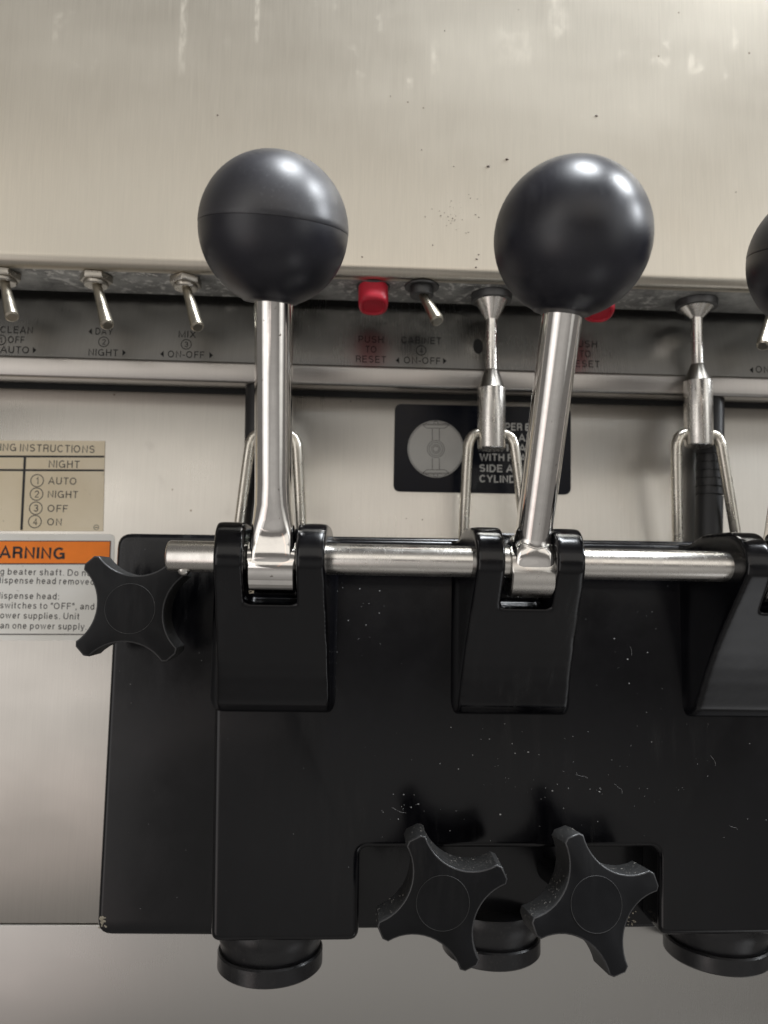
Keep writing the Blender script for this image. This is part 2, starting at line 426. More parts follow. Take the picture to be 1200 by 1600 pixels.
# ------------------------------------------------------------------ lettering
def _arc(cx, cy, rx, ry, a0, a1, n=9):
    return [(cx + rx * math.cos(R(a0 + (a1 - a0) * k / n)), cy + ry * math.sin(R(a0 + (a1 - a0) * k / n))) for k in range(n + 1)]
B_, T_, X_ = .06, .94, .68          # centre lines of baseline, cap and x-height strokes
def _o(w, top, n=22): return _arc(w / 2, (top + B_) / 2, w / 2, (top - B_) / 2, 90, 450, n)
GLYPH = {                           # plain grotesque letters as strokes: (width, [polylines])
 'A': (.80, [[(.02, 0), (.40, 1), (.78, 0)], [(.16, .33), (.64, .33)]]),
 'B': (.68, [[(.06, B_), (.06, T_)] , [(.06, T_), (.40, T_)] + _arc(.42, .73, .20, .21, 90, -90) + [(.06, .52)], [(.40, .52)] + _arc(.44, .29, .22, .23, 90, -90) + [(.06, B_)]]),
 'C': (.80, [_arc(.42, .5, .36, .44, 42, 318, 18)]),
 'D': (.76, [[(.06, B_), (.06, T_), (.34, T_)] + _arc(.34, .5, .36, .44, 90, -90, 14) + [(.06, B_)]]),
 'E': (.66, [[(.64, T_), (.06, T_), (.06, B_), (.66, B_)], [(.06, .52), (.60, .52)]]),
 'F': (.60, [[(.60, T_), (.06, T_), (.06, 0)], [(.06, .50), (.54, .50)]]),
 'G': (.84, [_arc(.42, .5, .36, .44, 48, 300, 18) + [(.76, .22), (.76, .46), (.46, .46)], [(.77, 0), (.77, .3)]]),
 'H': (.72, [[(.06, 0), (.06, 1)], [(.66, 0), (.66, 1)], [(.06, .53), (.66, .53)]]),
 'I': (.12, [[(.06, 0), (.06, 1)]]),
 'L': (.58, [[(.06, 1), (.06, B_), (.58, B_)]]),
 'M': (.88, [[(.06, 0), (.06, .96), (.44, .06), (.82, .96), (.82, 0)]]),
 'N': (.72, [[(.06, 0), (.06, .94), (.66, .06), (.66, 1)]]),
 'O': (.88, [_o(.76, T_)]),
 'P': (.66, [[(.06, 0), (.06, T_), (.38, T_)] + _arc(.38, .68, .23, .26, 90, -90) + [(.06, .42)]]),
 'R': (.70, [[(.06, 0), (.06, T_), (.40, T_)] + _arc(.42, .71, .21, .23, 90, -90) + [(.06, .48)], [(.40, .48)] + _arc(.42, .30, .19, .18, 90, 0, 5) + [(.62, .12), (.66, 0)]]),
 'S': (.72, [_arc(.35, .72, .27, .22, 25, 200, 11) + [(.14, .58), (.40, .50)] + _arc(.37, .28, .27, .22, 60, -160, 13)]),
 'T': (.66, [[(0, T_), (.66, T_)], [(.33, T_), (.33, 0)]]),
 'U': (.72, [[(.06, 1), (.06, .32)] + _arc(.36, .32, .30, .26, 180, 360, 12) + [(.66, 1)]]),
 'V': (.74, [[(.02, 1), (.37, .04), (.72, 1)]]),
 'W': (1.08, [[(.02, 1), (.27, .04), (.54, .94), (.81, .04), (1.06, 1)]]),
 'X': (.74, [[(.03, 0), (.71, 1)], [(.03, 1), (.71, 0)]]),
 'Y': (.74, [[(.02, 1), (.37, .42), (.72, 1)], [(.37, .44), (.37, 0)]]),
 'a': (.58, [_arc(.28, .50, .20, .18, 160, 0, 8) + [(.48, .16), (.56, .05)], [(.48, .40), (.24, .36)] + _arc(.21, .21, .16, .15, 90, 310, 9) + [(.48, .22)]]),
 'b': (.58, [[(.06, 0), (.06, 1)], [(x + .06, y) for x, y in _o(.44, X_)]]),
 'c': (.54, [_arc(.28, .37, .22, .31, 45, 315, 14)]),
 'd': (.58, [[(.50, 0), (.50, 1)], [(x + .06, y) for x, y in _o(.44, X_)]]),
 'e': (.58, [[(.06, .38), (.50, .38)] + _arc(.28, .37, .22, .31, 2, 320, 16)]),
 'f': (.32, [[(.14, 0), (.14, .80)] + _arc(.26, .80, .12, .14, 180, 90, 5) + [(.32, .94)], [(0, .66), (.30, .66)]]),
 'g': (.58, [[(x + .06, y) for x, y in _o(.44, X_)], [(.50, .72), (.50, 0)] + _arc(.28, -.02, .22, .17, 0, -150, 8)]),
 'h': (.54, [[(.06, 0), (.06, 1)], [(.06, .44)] + _arc(.27, .46, .20, .22, 170, 0, 9) + [(.47, 0)]]),
 'i': (.12, [[(.06, 0), (.06, .72)], [(.06, .87), (.06, 1)]]),
 'l': (.12, [[(.06, 0), (.06, 1)]]),
 'm': (.86, [[(.06, 0), (.06, .72)], [(.06, .44)] + _arc(.245, .46, .185, .22, 170, 0, 8) + [(.43, 0)], [(.43, .44)] + _arc(.615, .46, .185, .22, 170, 0, 8) + [(.80, 0)]]),
 'n': (.54, [[(.06, 0), (.06, .72)], [(.06, .44)] + _arc(.27, .46, .20, .22, 170, 0, 9) + [(.47, 0)]]),
 'o': (.58, [[(x + .05, y) for x, y in _o(.48, X_)]]),
 'p': (.58, [[(.06, -.26), (.06, .72)], [(x + .06, y) for x, y in _o(.44, X_)]]),
 'r': (.34, [[(.06, 0), (.06, .72)], [(.06, .44)] + _arc(.27, .46, .20, .22, 170, 80, 5)]),
 's': (.50, [_arc(.25, .53, .18, .15, 20, 200, 9) + [(.12, .42), (.30, .36)] + _arc(.25, .21, .19, .15, 60, -165, 11)]),
 't': (.32, [[(.14, .92), (.14, .18)] + _arc(.25, .18, .11, .12, 180, 280, 5), [(0, .66), (.30, .66)]]),
 'u': (.54, [[(.06, .72), (.06, .28)] + _arc(.27, .28, .20, .22, 180, 350, 9) + [(.47, .3)], [(.48, 0), (.48, .72)]]),
 'v': (.52, [[(.02, .72), (.26, .04), (.50, .72)]]),
 'w': (.80, [[(.02, .72), (.21, .04), (.40, .68), (.59, .04), (.78, .72)]]),
 'y': (.52, [[(.02, .72), (.27, .02)], [(.50, .72), (.24, -.12)] + [(.16, -.2), (.06, -.2)]]),
 '1': (.30, [[(.02, .74), (.18, .80), (.24, 1), (.24, 0)]]),
 '2': (.62, [_arc(.31, .68, .25, .26, 170, -25, 10) + [(.06, B_), (.60, B_)]]),
 '3': (.62, [_arc(.29, .73, .22, .21, 160, -80, 9) + [(.24, .52)], [(.26, .52)] + _arc(.30, .29, .24, .23, 90, -165, 12)]),
 '4': (.62, [[(.44, 0), (.44, .94), (.04, .28), (.62, .28)]]),
 '.': (.14, [[(.07, 0), (.07, .13)]]), ',': (.14, [[(.08, .12), (.03, -.14)]]), ':': (.14, [[(.07, 0), (.07, .13)], [(.07, .55), (.07, .68)]]),
 '"': (.30, [[(.06, 1), (.06, .66)], [(.24, 1), (.24, .66)]]), '-': (.34, [[(0, .38), (.34, .38)]]),
}
def text_geo(s, wd=.125, gap=.23):
    """verts (x, y, layer), faces and the left and right extent of a word set in the stroke letters; cap height 1"""
    V, F, x, layer = [], [], 0.0, 0
    lo, hi = 1e9, -1e9
    for ch in s:
        if ch == ' ':
            x += .30; continue
        w_, strokes = GLYPH[ch]
        for st in strokes:
            P = [Vector((x + a, b)) for a, b in st]
            closed = len(P) > 3 and (P[0] - P[-1]).length < 1e-4
            if closed: P = P[:-1]
            n = len(P); base = len(V); layer += 1
            for i, p in enumerate(P):
                d0 = (p - P[i - 1]).normalized() if (i or closed) else None
                d1 = (P[(i + 1) % n] - p).normalized() if (i < n - 1 or closed) else None
                d0 = d0 or d1; d1 = d1 or d0
                n0, n1 = Vector((-d0.y, d0.x)), Vector((-d1.y, d1.x))
                m = (n0 + n1)
                m = m.normalized() if m.length > 1e-3 else n0
                k = min(1 / max(m.dot(n0), .3), 1.6) * wd / 2
                for q in (p + m * k, p - m * k):
                    V.append((q.x, q.y, layer)); lo, hi = min(lo, q.x), max(hi, q.x)
            for i in range(n if closed else n - 1):
                a, b = base + 2 * i, base + 2 * ((i + 1) % n)
                F.append((a, b, b + 1, a + 1))
        x += w_ + gap
    return V, F, lo, hi

def letter(bm, s, x0, x1, base, cap, Y, vis=None, bold=0.0):
    """write s so that its visible tail (vis, default all) fills x0..x1 with the given baseline and cap height"""
    V, F, a, b = text_geo(s, .125 + bold)
    if vis:
        _, _, c, d = text_geo(vis, .125 + bold)
        a = b - (d - c)
    p0, p1 = at(x0, base, Y), at(x1, base, Y)
    sx = (p1.x - p0.x) / (b - a)
    q = at((x0 + x1) / 2, base - cap, Y)
    p = at((x0 + x1) / 2, base, Y)
    sz = q.z - p.z
    vs = [bm.verts.new((p0.x + (x - a) * sx, Y * MM - k % 7 * 4e-6, p.z + z * sz)) for x, z, k in V]
    for f in F:
        bm.faces.new([vs[i] for i in f])

def ring(bm, px, py, r, wd, Y, n=28, k=1.0):
    """a printed circle: centre and radius in pixels of the plane Y"""
    c = at(px, py, Y); s = Y * MM / FPX
    A = [bm.verts.new(c + Vector((math.cos(2 * math.pi * i / n) * r * s, 0, math.sin(2 * math.pi * i / n) * r * s * k))) for i in range(n)]
    B = [bm.verts.new(c + Vector((math.cos(2 * math.pi * i / n) * (r - wd) * s, 0, math.sin(2 * math.pi * i / n) * (r - wd) * s * k))) for i in range(n)]
    for i in range(n):
        bm.faces.new((A[i], A[(i + 1) % n], B[(i + 1) % n], B[i]))

def flat(bm, pts, Y):
    bm.faces.new([bm.verts.new(at(x, y, Y)) for x, y in pts])

def flat_part(name, bm, mat, parent, plane=None, stuff=False):
    if plane is not None:                       # carry print over to a sloping sheet
        p0, nrm = plane
        for v in bm.verts:
            off = v.co.y - SY * MM
            d = v.co - CAM_POS
            v.co = CAM_POS + d * ((p0 - CAM_POS).dot(nrm) / d.dot(nrm)) + nrm * off * -1
    for f in bm.faces:
        f.normal_update()
        if f.normal.y > 0: f.normal_flip()
    bm.transform(rootmat(parent).inverted())
    me = bpy.data.meshes.new(name); bm.to_mesh(me); bm.free()
    o = bpy.data.objects.new(name, me); COL.objects.link(o)
    me.materials.append(mat); o.parent = parent
    if stuff: o['kind'] = 'stuff'
    return o

# ------------------------------------------------------------------ the machine cabinet (setting)
SHELF_BACK, LIP_Y, FRONT_Y = 338, 326, 340
def edge_z(px, py, Y): return at(px, py, Y).z
XL, XR = -0.30, 0.36
def box(bm, x0, x1, y0, y1, z0, z1):
    return prism(bm, [(x0, y0, z0), (x1, y0, z0), (x1, y0, z1), (x0, y0, z1)], (0, y1 - y0, 0))

cab = thing('ice_cream_machine', 'brushed steel soft serve machine front with hooded switch strip', 'ice cream machine', (0.03, .36, 1.0))
z_shelf = edge_z(600, 432, UP_Y)               # underside of the hood
z_roll = z_shelf + .0050
z_top = edge_z(600, -110, UP_Y)
# hood: a sheet whose bottom edge is rolled under
prof = [(UP_Y, z_top / MM)]
prof.append((UP_Y, z_roll / MM + .6))
for k in range(9):
    a = k / 8 * math.pi / 2
    prof.append((UP_Y + 4.4 * (1 - math.cos(a)), z_roll / MM - 5.0 * math.sin(a)))
bm = bmesh.new()
out = [(XL, y * MM, z * MM) for y, z in prof] + [(XL, (UP_Y + 6) * MM, z_roll + .003), (XL, (UP_Y + 6) * MM, z_top)]
prism(bm, out, (XR - XL, 0, 0))
part('hood_panel', bm, m_hood, cab, smooth=50)
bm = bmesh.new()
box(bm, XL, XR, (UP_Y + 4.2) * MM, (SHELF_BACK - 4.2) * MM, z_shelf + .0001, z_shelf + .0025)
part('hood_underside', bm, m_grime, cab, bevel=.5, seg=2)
bm = bmesh.new()
box(bm, XL, XR, (SHELF_BACK - 4.6) * MM, (SHELF_BACK + 4) * MM, z_shelf + .0027, z_shelf + .004)
part('back_gap', bm, m_dark, cab)  # dark strip whose colour stands in for shade in the gap
z_lip1 = edge_z(600, 571, LIP_Y)
z_lip0 = edge_z(600, 604, LIP_Y)
bm = bmesh.new()
y0s, y1s = (LIP_Y + 1.4) * MM, SHELF_BACK * MM
zs0, zs1 = z_lip1 - .001, z_shelf + .0022
prism(bm, [(XL, y0s, zs0), (XL, y1s, zs1), (XL, y1s + .002, zs1), (XL, y0s + .002, zs0)], (XR - XL, 0, 0))
strip_n = Vector((0, -(zs1 - zs0), y1s - y0s)).normalized()
strip_p = Vector((0, y0s, zs0)) + strip_n * .0001
strip = part('switch_strip', bm, m_strip, cab)
bm = bmesh.new()
box(bm, XL, XR, LIP_Y * MM, (SHELF_BACK - .3) * MM, z_lip0, z_lip1)
part('strip_lip', bm, m_lip, cab, bevel=1.6, seg=4)
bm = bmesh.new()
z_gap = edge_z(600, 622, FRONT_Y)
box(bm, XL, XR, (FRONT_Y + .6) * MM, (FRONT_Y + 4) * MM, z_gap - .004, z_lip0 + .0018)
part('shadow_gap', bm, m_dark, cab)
z_seam = edge_z(75, 1443, FRONT_Y)
bm = bmesh.new()
box(bm, XL, XR, FRONT_Y * MM, (FRONT_Y + 3) * MM, z_seam, z_gap)
part('front_panel', bm, m_front, cab, bevel=.5, seg=2)
bm = bmesh.new()
zb = z_seam - .0002
prism(bm, [(XL, (FRONT_Y - .5) * MM, zb), (XL, (FRONT_Y + 4) * MM, zb), (XL, (FRONT_Y + 16) * MM, zb - .12), (XL, (FRONT_Y + 12) * MM, zb - .12)], (XR - XL, 0, 0))
part('lower_panel', bm, m_base, cab, bevel=.8, seg=3)
bm = bmesh.new()
box(bm, XL, XR, (FRONT_Y + 5) * MM, (FRONT_Y + 6) * MM, z_seam - .01, z_seam + .01)
part('seam_backing', bm, m_dark, cab)

# screen-printed switch legends on the strip
SY = SHELF_BACK - .12
def tri(bm, px, py, d, s=5):
    flat(bm, [(px - s * d * .55, py - s), (px - s * d * .55, py + s), (px + s * d * .55, py)], SY)
LEGENDS = [
    ([('CLEAN', 0, 51, 520.5), ('OFF', 12, 38, 536), ('AUTO', 0, 45, 551.5)], [(54, 547, 1)], (1, 531, '1')),
    ([('DAY', 149, 176, 523), ('NIGHT', 138, 184, 556)], [(141, 518, -1), (194, 551, 1)], (162, 534, '2')),
    ([('MIX', 279, 306, 527.5), ('ON-OFF', 262, 319, 559)], [(253, 553, -1), (330, 555, 1)], (291, 538, '3')),
    ([('PUSH', 560, 599, 535.5), ('TO', 571, 588, 551), ('RESET', 556, 603, 566.5)], [], None),
    ([('CABINET', 627, 689, 537), ('ON-OFF', 631, 688, 568.5)], [(621, 563, -1), (695, 564, 1)], (658, 547.5, '4')),
    ([('PUSH', 893, 933, 542.5), ('TO', 906, 923, 558), ('RESET', 889, 937, 573.5)], [], None),
    ([('ON-OFF', 1181, 1238, 583)], [(1174, 578, -1)], None)]
for words, tris, num in LEGENDS:
    bm = bmesh.new()
    for wd_, x0, x1, base in words: letter(bm, wd_, x0, x1, base, 10.5, SY)
    for px, py, d in tris: tri(bm, px, py, d)
    if num:
        ring(bm, num[0], num[1], 8.5, 1.2, SY)
        letter(bm, num[2], num[0] - (1.5 if num[2] == '1' else 2.8), num[0] + (1.5 if num[2] == '1' else 2.8), num[1] + 4.3, 8.5, SY)
    flat_part('lettering', bm, m_faded, strip, (strip_p, strip_n), True)
bm = bmesh.new()
c = at(747, 541, SHELF_BACK)
c = CAM_POS + (c - CAM_POS) * ((strip_p - CAM_POS).dot(strip_n) / (c - CAM_POS).dot(strip_n))
lathe(bm, c + strip_n * .0001, -strip_n, [(0, 2.2), (.6, 2.2)], 24)
up_ = Vector((0, y1s - y0s, zs1 - zs0)).normalized()
for v in bm.verts: v.co += up_ * ((v.co - c).dot(up_) * .8)
part('hole', bm, m_dark, strip)

# ------------------------------------------------------------------ stickers
STY = FRONT_Y - .25
def sticker(name, label, pts, r, mat, ctr, cat='sticker', group=None):
    t = thing(name, label, cat, at(ctr[0], ctr[1], FRONT_Y), None, group)
    part('sheet', px_prism(pts, STY, .2, r), mat, t)
    return t
INK = STY - .06
s1 = sticker('instruction_sticker', 'aged beige instruction sticker headed INSTRUCTIONS with a NIGHT column', [(-190, 687), (164, 689), (161, 830), (-190, 829)], 0, m_beige, (0, 830))
bm = bmesh.new()
flat(bm, [(-188, 711), (163, 712), (163, 715), (-188, 714.5)], INK)
flat(bm, [(-188, 732), (162.5, 733.5), (162.5, 736.5), (-188, 735.5)], INK)
flat(bm, [(37, 714), (41, 714), (35.5, 828), (31.5, 828)], INK - .02)
part_lines = flat_part('ruling', bm, m_ink, s1, None, True)
bm = bmesh.new()
letter(bm, 'OPERATING INSTRUCTIONS', 31, 147.5, 706.5, 11.5, INK, vis='INSTRUCTIONS')
letter(bm, 'NIGHT', 76, 124, 731, 11.5, INK)
for i, (cx, cy, sx, ex, wd) in enumerate([(58, 751, 75, 119, 'AUTO'), (57, 772, 74.5, 121.5, 'NIGHT'), (56, 794, 74, 105.5, 'OFF'), (54.5, 815, 73.5, 96, 'ON')]):
    ring(bm, cx, cy, 10.3, 1.3, INK)
    letter(bm, str(i + 1), cx - (1.8 if i == 0 else 3.4), cx + (1.8 if i == 0 else 3.4), cy + 5.5, 11, INK)
    letter(bm, wd, sx, ex, cy + 6, 11, INK)
ring(bm, 150.5, 824, 4.2, .8, INK, 16)
flat(bm, [(148, 823.6), (153, 823.6), (153, 824.6), (148, 824.6)], INK)
flat_part('lettering', bm, m_greyink, s1, None, True)

s2 = sticker('warning_sticker', 'white sticker with an orange band reading WARNING', [(-190, 833), (179, 834.5), (172, 1001), (-190, 1000)], [0, 9, 9, 0], m_white, (0, 1000))
bm = bmesh.new()
flat(bm, [(-186, 845), (172.5, 846), (171, 881), (-186, 881)], INK)
flat_part('orange_band', bm, m_orange, s2)
bm = bmesh.new()
flat(bm, [(-186, 880), (171.2, 880), (171.2, 882), (-186, 882)], INK - .03)
flat(bm, [(-186, 844), (173, 845), (173, 846.3), (-186, 845.3)], INK - .03)
flat(bm, [(172, 845.2), (173.6, 845.2), (167.5, 991), (166, 991)], INK - .05)
flat(bm, [(-186, 990), (167.5, 990.5), (167.5, 992), (-186, 991.5)], INK - .03)
flat_part('ruling', bm, m_greyink, s2, None, True)
bm = bmesh.new()
letter(bm, 'WARNING', -2, 101, 872.5, 17.5, INK - .05, vis='ARNING', bold=.075)
flat_part('heading', bm, m_ink, s2, None, True)
bm = bmesh.new()
letter(bm, 'g beater shaft. Do not', 0, 148, 899, 10, INK, bold=.0)
letter(bm, 'dispense head removed', -5, 147, 912.5, 10, INK, bold=.0)
letter(bm, 'dispense head:', -6, 92, 936, 10, INK, bold=.0)
letter(bm, 'switches to "OFF", and', 0, 147, 951.5, 10, INK, bold=.0)
letter(bm, 'power supplies. Unit', 0, 123.5, 967, 10, INK, vis='ower supplies. Unit', bold=.0)
letter(bm, 'than one power supply.', 0, 135, 983, 10, INK, vis='an one power supply.', bold=.0)
flat_part('lettering', bm, m_greyink, s2, None, True)

s3 = sticker('beater_diagram_sticker', 'black sticker with a round silver beater diagram and white capitals', [(617, 631), (892, 637), (892, 773), (614.5, 768)], 11, m_label, (750, 770))
bm = bmesh.new()
ring(bm, 681, 701.5, 45, 44.9, INK, 48, 1.02)
flat_part('diagram_disc', bm, m_silver, s3)
bm = bmesh.new()
L = INK - .04
ring(bm, 681, 701.5, 43.8, .7, L, 48, 1.02)
for r_ in (14, 11, 7.5, 5): ring(bm, 681, 701.5, r_, .8, L, 30)
for x in (675.5, 686.5):
    for y0, y1 in ((670, 688), (716, 734)):
        flat(bm, [(x - .45, y0), (x + .45, y0), (x + .45, y1), (x - .45, y1)], L)
for sgn, yc in ((1, 664), (-1, 739)):
    for (x0, y0, x1, y1) in ((660, 0, 702, 0), (660, 0, 667, 5), (667, 5, 695, 5), (695, 5, 702, 0), (660, 0, 664, -1.8), (664, -1.8, 698, -1.8), (698, -1.8, 702, 0), (677.5, -2, 679, -6), (679, -6, 683, -6), (683, -6, 684.5, -2)):
        d = Vector((x1 - x0, y1 - y0)).normalized(); nn = Vector((-d.y, d.x)) * .42
        flat(bm, [(x0 + nn.x, yc + sgn * (y0 + nn.y)), (x1 + nn.x, yc + sgn * (y1 + nn.y)), (x1 - nn.x, yc + sgn * (y1 - nn.y)), (x0 - nn.x, yc + sgn * (y0 - nn.y))], L)
flat_part('diagram_lines', bm, m_greyink, s3, None, True)
bm = bmesh.new()
letter(bm, 'SCRAPER B', 748, 829, 672, 11, INK, bold=.075)
letter(bm, 'BODY LAY', 748, 833, 689, 11, INK, bold=.075)
letter(bm, 'FLAT  A', 748, 823, 705, 11, INK, bold=.075)
letter(bm, 'WITH FLAT', 749, 832, 720.5, 11, INK, bold=.075)
letter(bm, 'SIDE AT', 749, 812, 737.5, 11, INK, bold=.075)
letter(bm, 'CYLINDER', 749, 826, 754, 11, INK, bold=.075)
flat_part('lettering', bm, m_print, s3, None, True)

# ------------------------------------------------------------------ the dispense head
BODY_Y, FLANGE_Y = 300, 318
head = thing('dispense_head', 'black moulded dispense head with three lever brackets bolted to steel front', 'dispense head', at(600, 1470, FLANGE_Y))
fl = [(183, 833), (1440, 853), (1462, 1452), (600, 1453), (150, 1462)]
part('back_flange', px_prism([(183, 833), (1440, 851), (1455, 1450), (560, 1453), (330, 1463), (150, 1462)], FLANGE_Y, 20, [22, 22, 22, 0, 0, 24]), m_black, head, bevel=2.2, seg=5, clamp=False)
bd = [(338, 838), (1290, 853), (1292, 1461), (1031, 1464), (1031, 1326), (562, 1326), (560, 1472), (328, 1474)]
part('body', px_prism(bd, BODY_Y, 19.5, [13, 13, 16, 16, 14, 14, 17, 17]), m_black, head, bevel=2.6, seg=5, clamp=False)

# lever brackets: a moulded boss with two lugs round the hinge pin
PIN_Y = 276.0
pin_c = at(702, 877, PIN_Y)                      # any point of the pin axis
pin_z = pin_c.z
LUG_R = 12.6
z_bt = pin_z + LUG_R * MM                        # flat top of a bracket
z_foot = at(800, 1119, BODY_Y).z
def bracket_mesh(skew=0.0):
    bt = (at(600, 841, BODY_Y).z - pin_z) / MM
    prof = [(BODY_Y + 4, bt - .4), (BODY_Y - 3, bt - .2), (BODY_Y - 12, LUG_R)]
    for k in range(13):
        a = R(90 + k * 104 / 12)
        prof.append((PIN_Y + LUG_R * math.cos(a), LUG_R * math.sin(a)))
    zf = (z_foot - pin_z) / MM
    y0_, z0_ = PIN_Y + LUG_R * math.cos(R(194)), LUG_R * math.sin(R(194))
    for k in range(1, 8):
        t = k / 8
        prof.append((y0_ + (BODY_Y - 8.0 - y0_) * t + 1.7 * math.sin(math.pi * t ** 1.3), z0_ + (zf + 9 - z0_) * t))
    prof += [(BODY_Y - 8.0, zf + 9), (BODY_Y - 5.8, zf + 4.2), (BODY_Y - 2.5, zf + 1.2), (BODY_Y + 4, zf - .5)]
    bm = bmesh.new()
    prism(bm, [(-.02, y * MM, z * MM) for y, z in prof], (.04, 0, 0))
    for yc in (BODY_Y - 6, BODY_Y - 3.5, BODY_Y - 1.8, BODY_Y - .6):
        bmesh.ops.bisect_plane(bm, geom=bm.verts[:] + bm.edges[:] + bm.faces[:], plane_co=(0, yc * MM, 0), plane_no=(0, 1, 0))
    for dz in (1.0, 2.2, 4.0, 6.5):
        bmesh.ops.bisect_plane(bm, geom=bm.verts[:] + bm.edges[:] + bm.faces[:], plane_co=(0, 0, (zf + dz) * MM), plane_no=(0, 0, 1))
    for v in bm.verts:
        y = v.co.y / MM
        t = max(0, min(1, (BODY_Y - y) / (BODY_Y - (PIN_Y - LUG_R))))
        hw = 21.6 - 2.6 * t
        q = max(0, (y - (BODY_Y - 6)) / 6)
        hw += 1.5 * q * q
        u = max(0, min(1, 1 - (v.co.z / MM - zf) / 6.5))
        hw -= 3.2 * (1 - math.sqrt(max(0, 1 - u * u)))
        v.co.x = math.copysign(hw * MM, v.co.x) + skew * t * MM
    bmesh.ops.recalc_face_normals(bm, faces=bm.faces)
    me = bpy.data.meshes.new('lever_bracket'); bm.to_mesh(me); bm.free()
    o = bpy.data.objects.new('tmp', me); COL.objects.link(o)
    sb = bmesh.new()
    # the slot for the lever: upright side walls, a floor that slopes forward
    prism(sb, [(-.0089, (PIN_Y - 30) * MM, -.0188), (-.0089, (PIN_Y + 13) * MM, -.0150), (-.0089, (PIN_Y + 13) * MM, .03), (-.0089, (PIN_Y - 30) * MM, .03)], (0.0178, 0, 0))
    for v in sb.verts: v.co.x += skew * .8 * MM
    bmesh.ops.recalc_face_normals(sb, faces=sb.faces)
    sm = bpy.data.meshes.new('tmp2'); sb.to_mesh(sm); sb.free()
    so = bpy.data.objects.new('tmp2', sm); COL.objects.link(so)
    b = o.modifiers.new('b', 'BOOLEAN'); b.operation = 'DIFFERENCE'; b.object = so; b.solver = 'EXACT'
    r = o.modifiers.new('r', 'REMESH'); r.mode = 'VOXEL'; r.voxel_size = .00055
    s = o.modifiers.new('s', 'SMOOTH'); s.factor = .5; s.iterations = 34
    bpy.context.view_layer.update()
    res = bpy.data.meshes.new_from_object(o.evaluated_get(bpy.context.evaluated_depsgraph_get()))
    res.name = 'lever_bracket'
    bpy.data.objects.remove(o); bpy.data.objects.remove(so)
    res.polygons.foreach_set('use_smooth', [True] * len(res.polygons))
    res.materials.clear(); res.materials.append(m_black)
    return res
BME = bracket_mesh()
SKEW = 4.6
BME_R = bracket_mesh(SKEW)
BX = [at(421, 877, PIN_Y - 10).x, at(829, 877, PIN_Y - 10).x]
BX.append(2 * BX[1] - BX[0])
for x in BX:
    o = bpy.data.objects.new('lever_bracket', BME_R if x == BX[2] else BME); COL.objects.link(o)
    o.parent = head
    o.location = Vector((x, 0, pin_z)) - head.location

def nozzle(px, py, Yc, rpx):
    c = at(px, py, Yc)
    r = rpx / FPX * Yc
    bm = bmesh.new()
    k = 155 / 2 / FPX * Yc / r if r else 1
    top = 19
    prof = [(top, r * 1.04), (top - 6, r * 1.03), (top - 8, r * .97), (8.2, r * .95), (7.6, r * .93), (6.8, r * .93)]
    lathe(bm, c, (0, 0, 1), prof, 56)
    n = part('nozzle', bm, m_noz, head, bevel=.3, seg=2)
    bm = bmesh.new()
    lathe(bm, c, (0, 0, 1), [(0, r * .72), (0, r * .965), (.7, r), (6.2, r), (6.9, r * .975), (6.9, r * .7)], 56)
    bm.faces.ensure_lookup_table()
    bm.transform(rootmat(head).inverted())
    part('rim', bm, m_noz, n, local=True)
    return n
nozzle(422, 1505, 322, 77)
nozzle(767, 1482, 329, 73)
nozzle(1119, 1489, 325, 76)

# ------------------------------------------------------------------ hinge pin
pin = thing('hinge_pin', 'long satin steel hinge pin running through the brackets of the black head', 'hinge pin', at(262, 873, PIN_Y))
pl = at(262, 873, PIN_Y)
bm = bmesh.new()
L_ = (BX[2] + .028 - pl.x) / MM
lathe(bm, (pl.x, PIN_Y * MM, pin_z), (1, 0, 0), [(0, 4.4), (.35, 5.2), (1.0, 5.6), (L_ - 1, 5.6), (L_, 4.6)], 48)
part('shaft', bm, m_satin, pin)
bm = bmesh.new()
dx = at(288, 896, PIN_Y).x
bmesh.ops.create_uvsphere(bm, u_segments=20, v_segments=12, radius=.0024, matrix=Matrix.Translation((dx, (PIN_Y - .8) * MM, pin_z - .0046)))
part('detent_ball', bm, m_satin, pin)

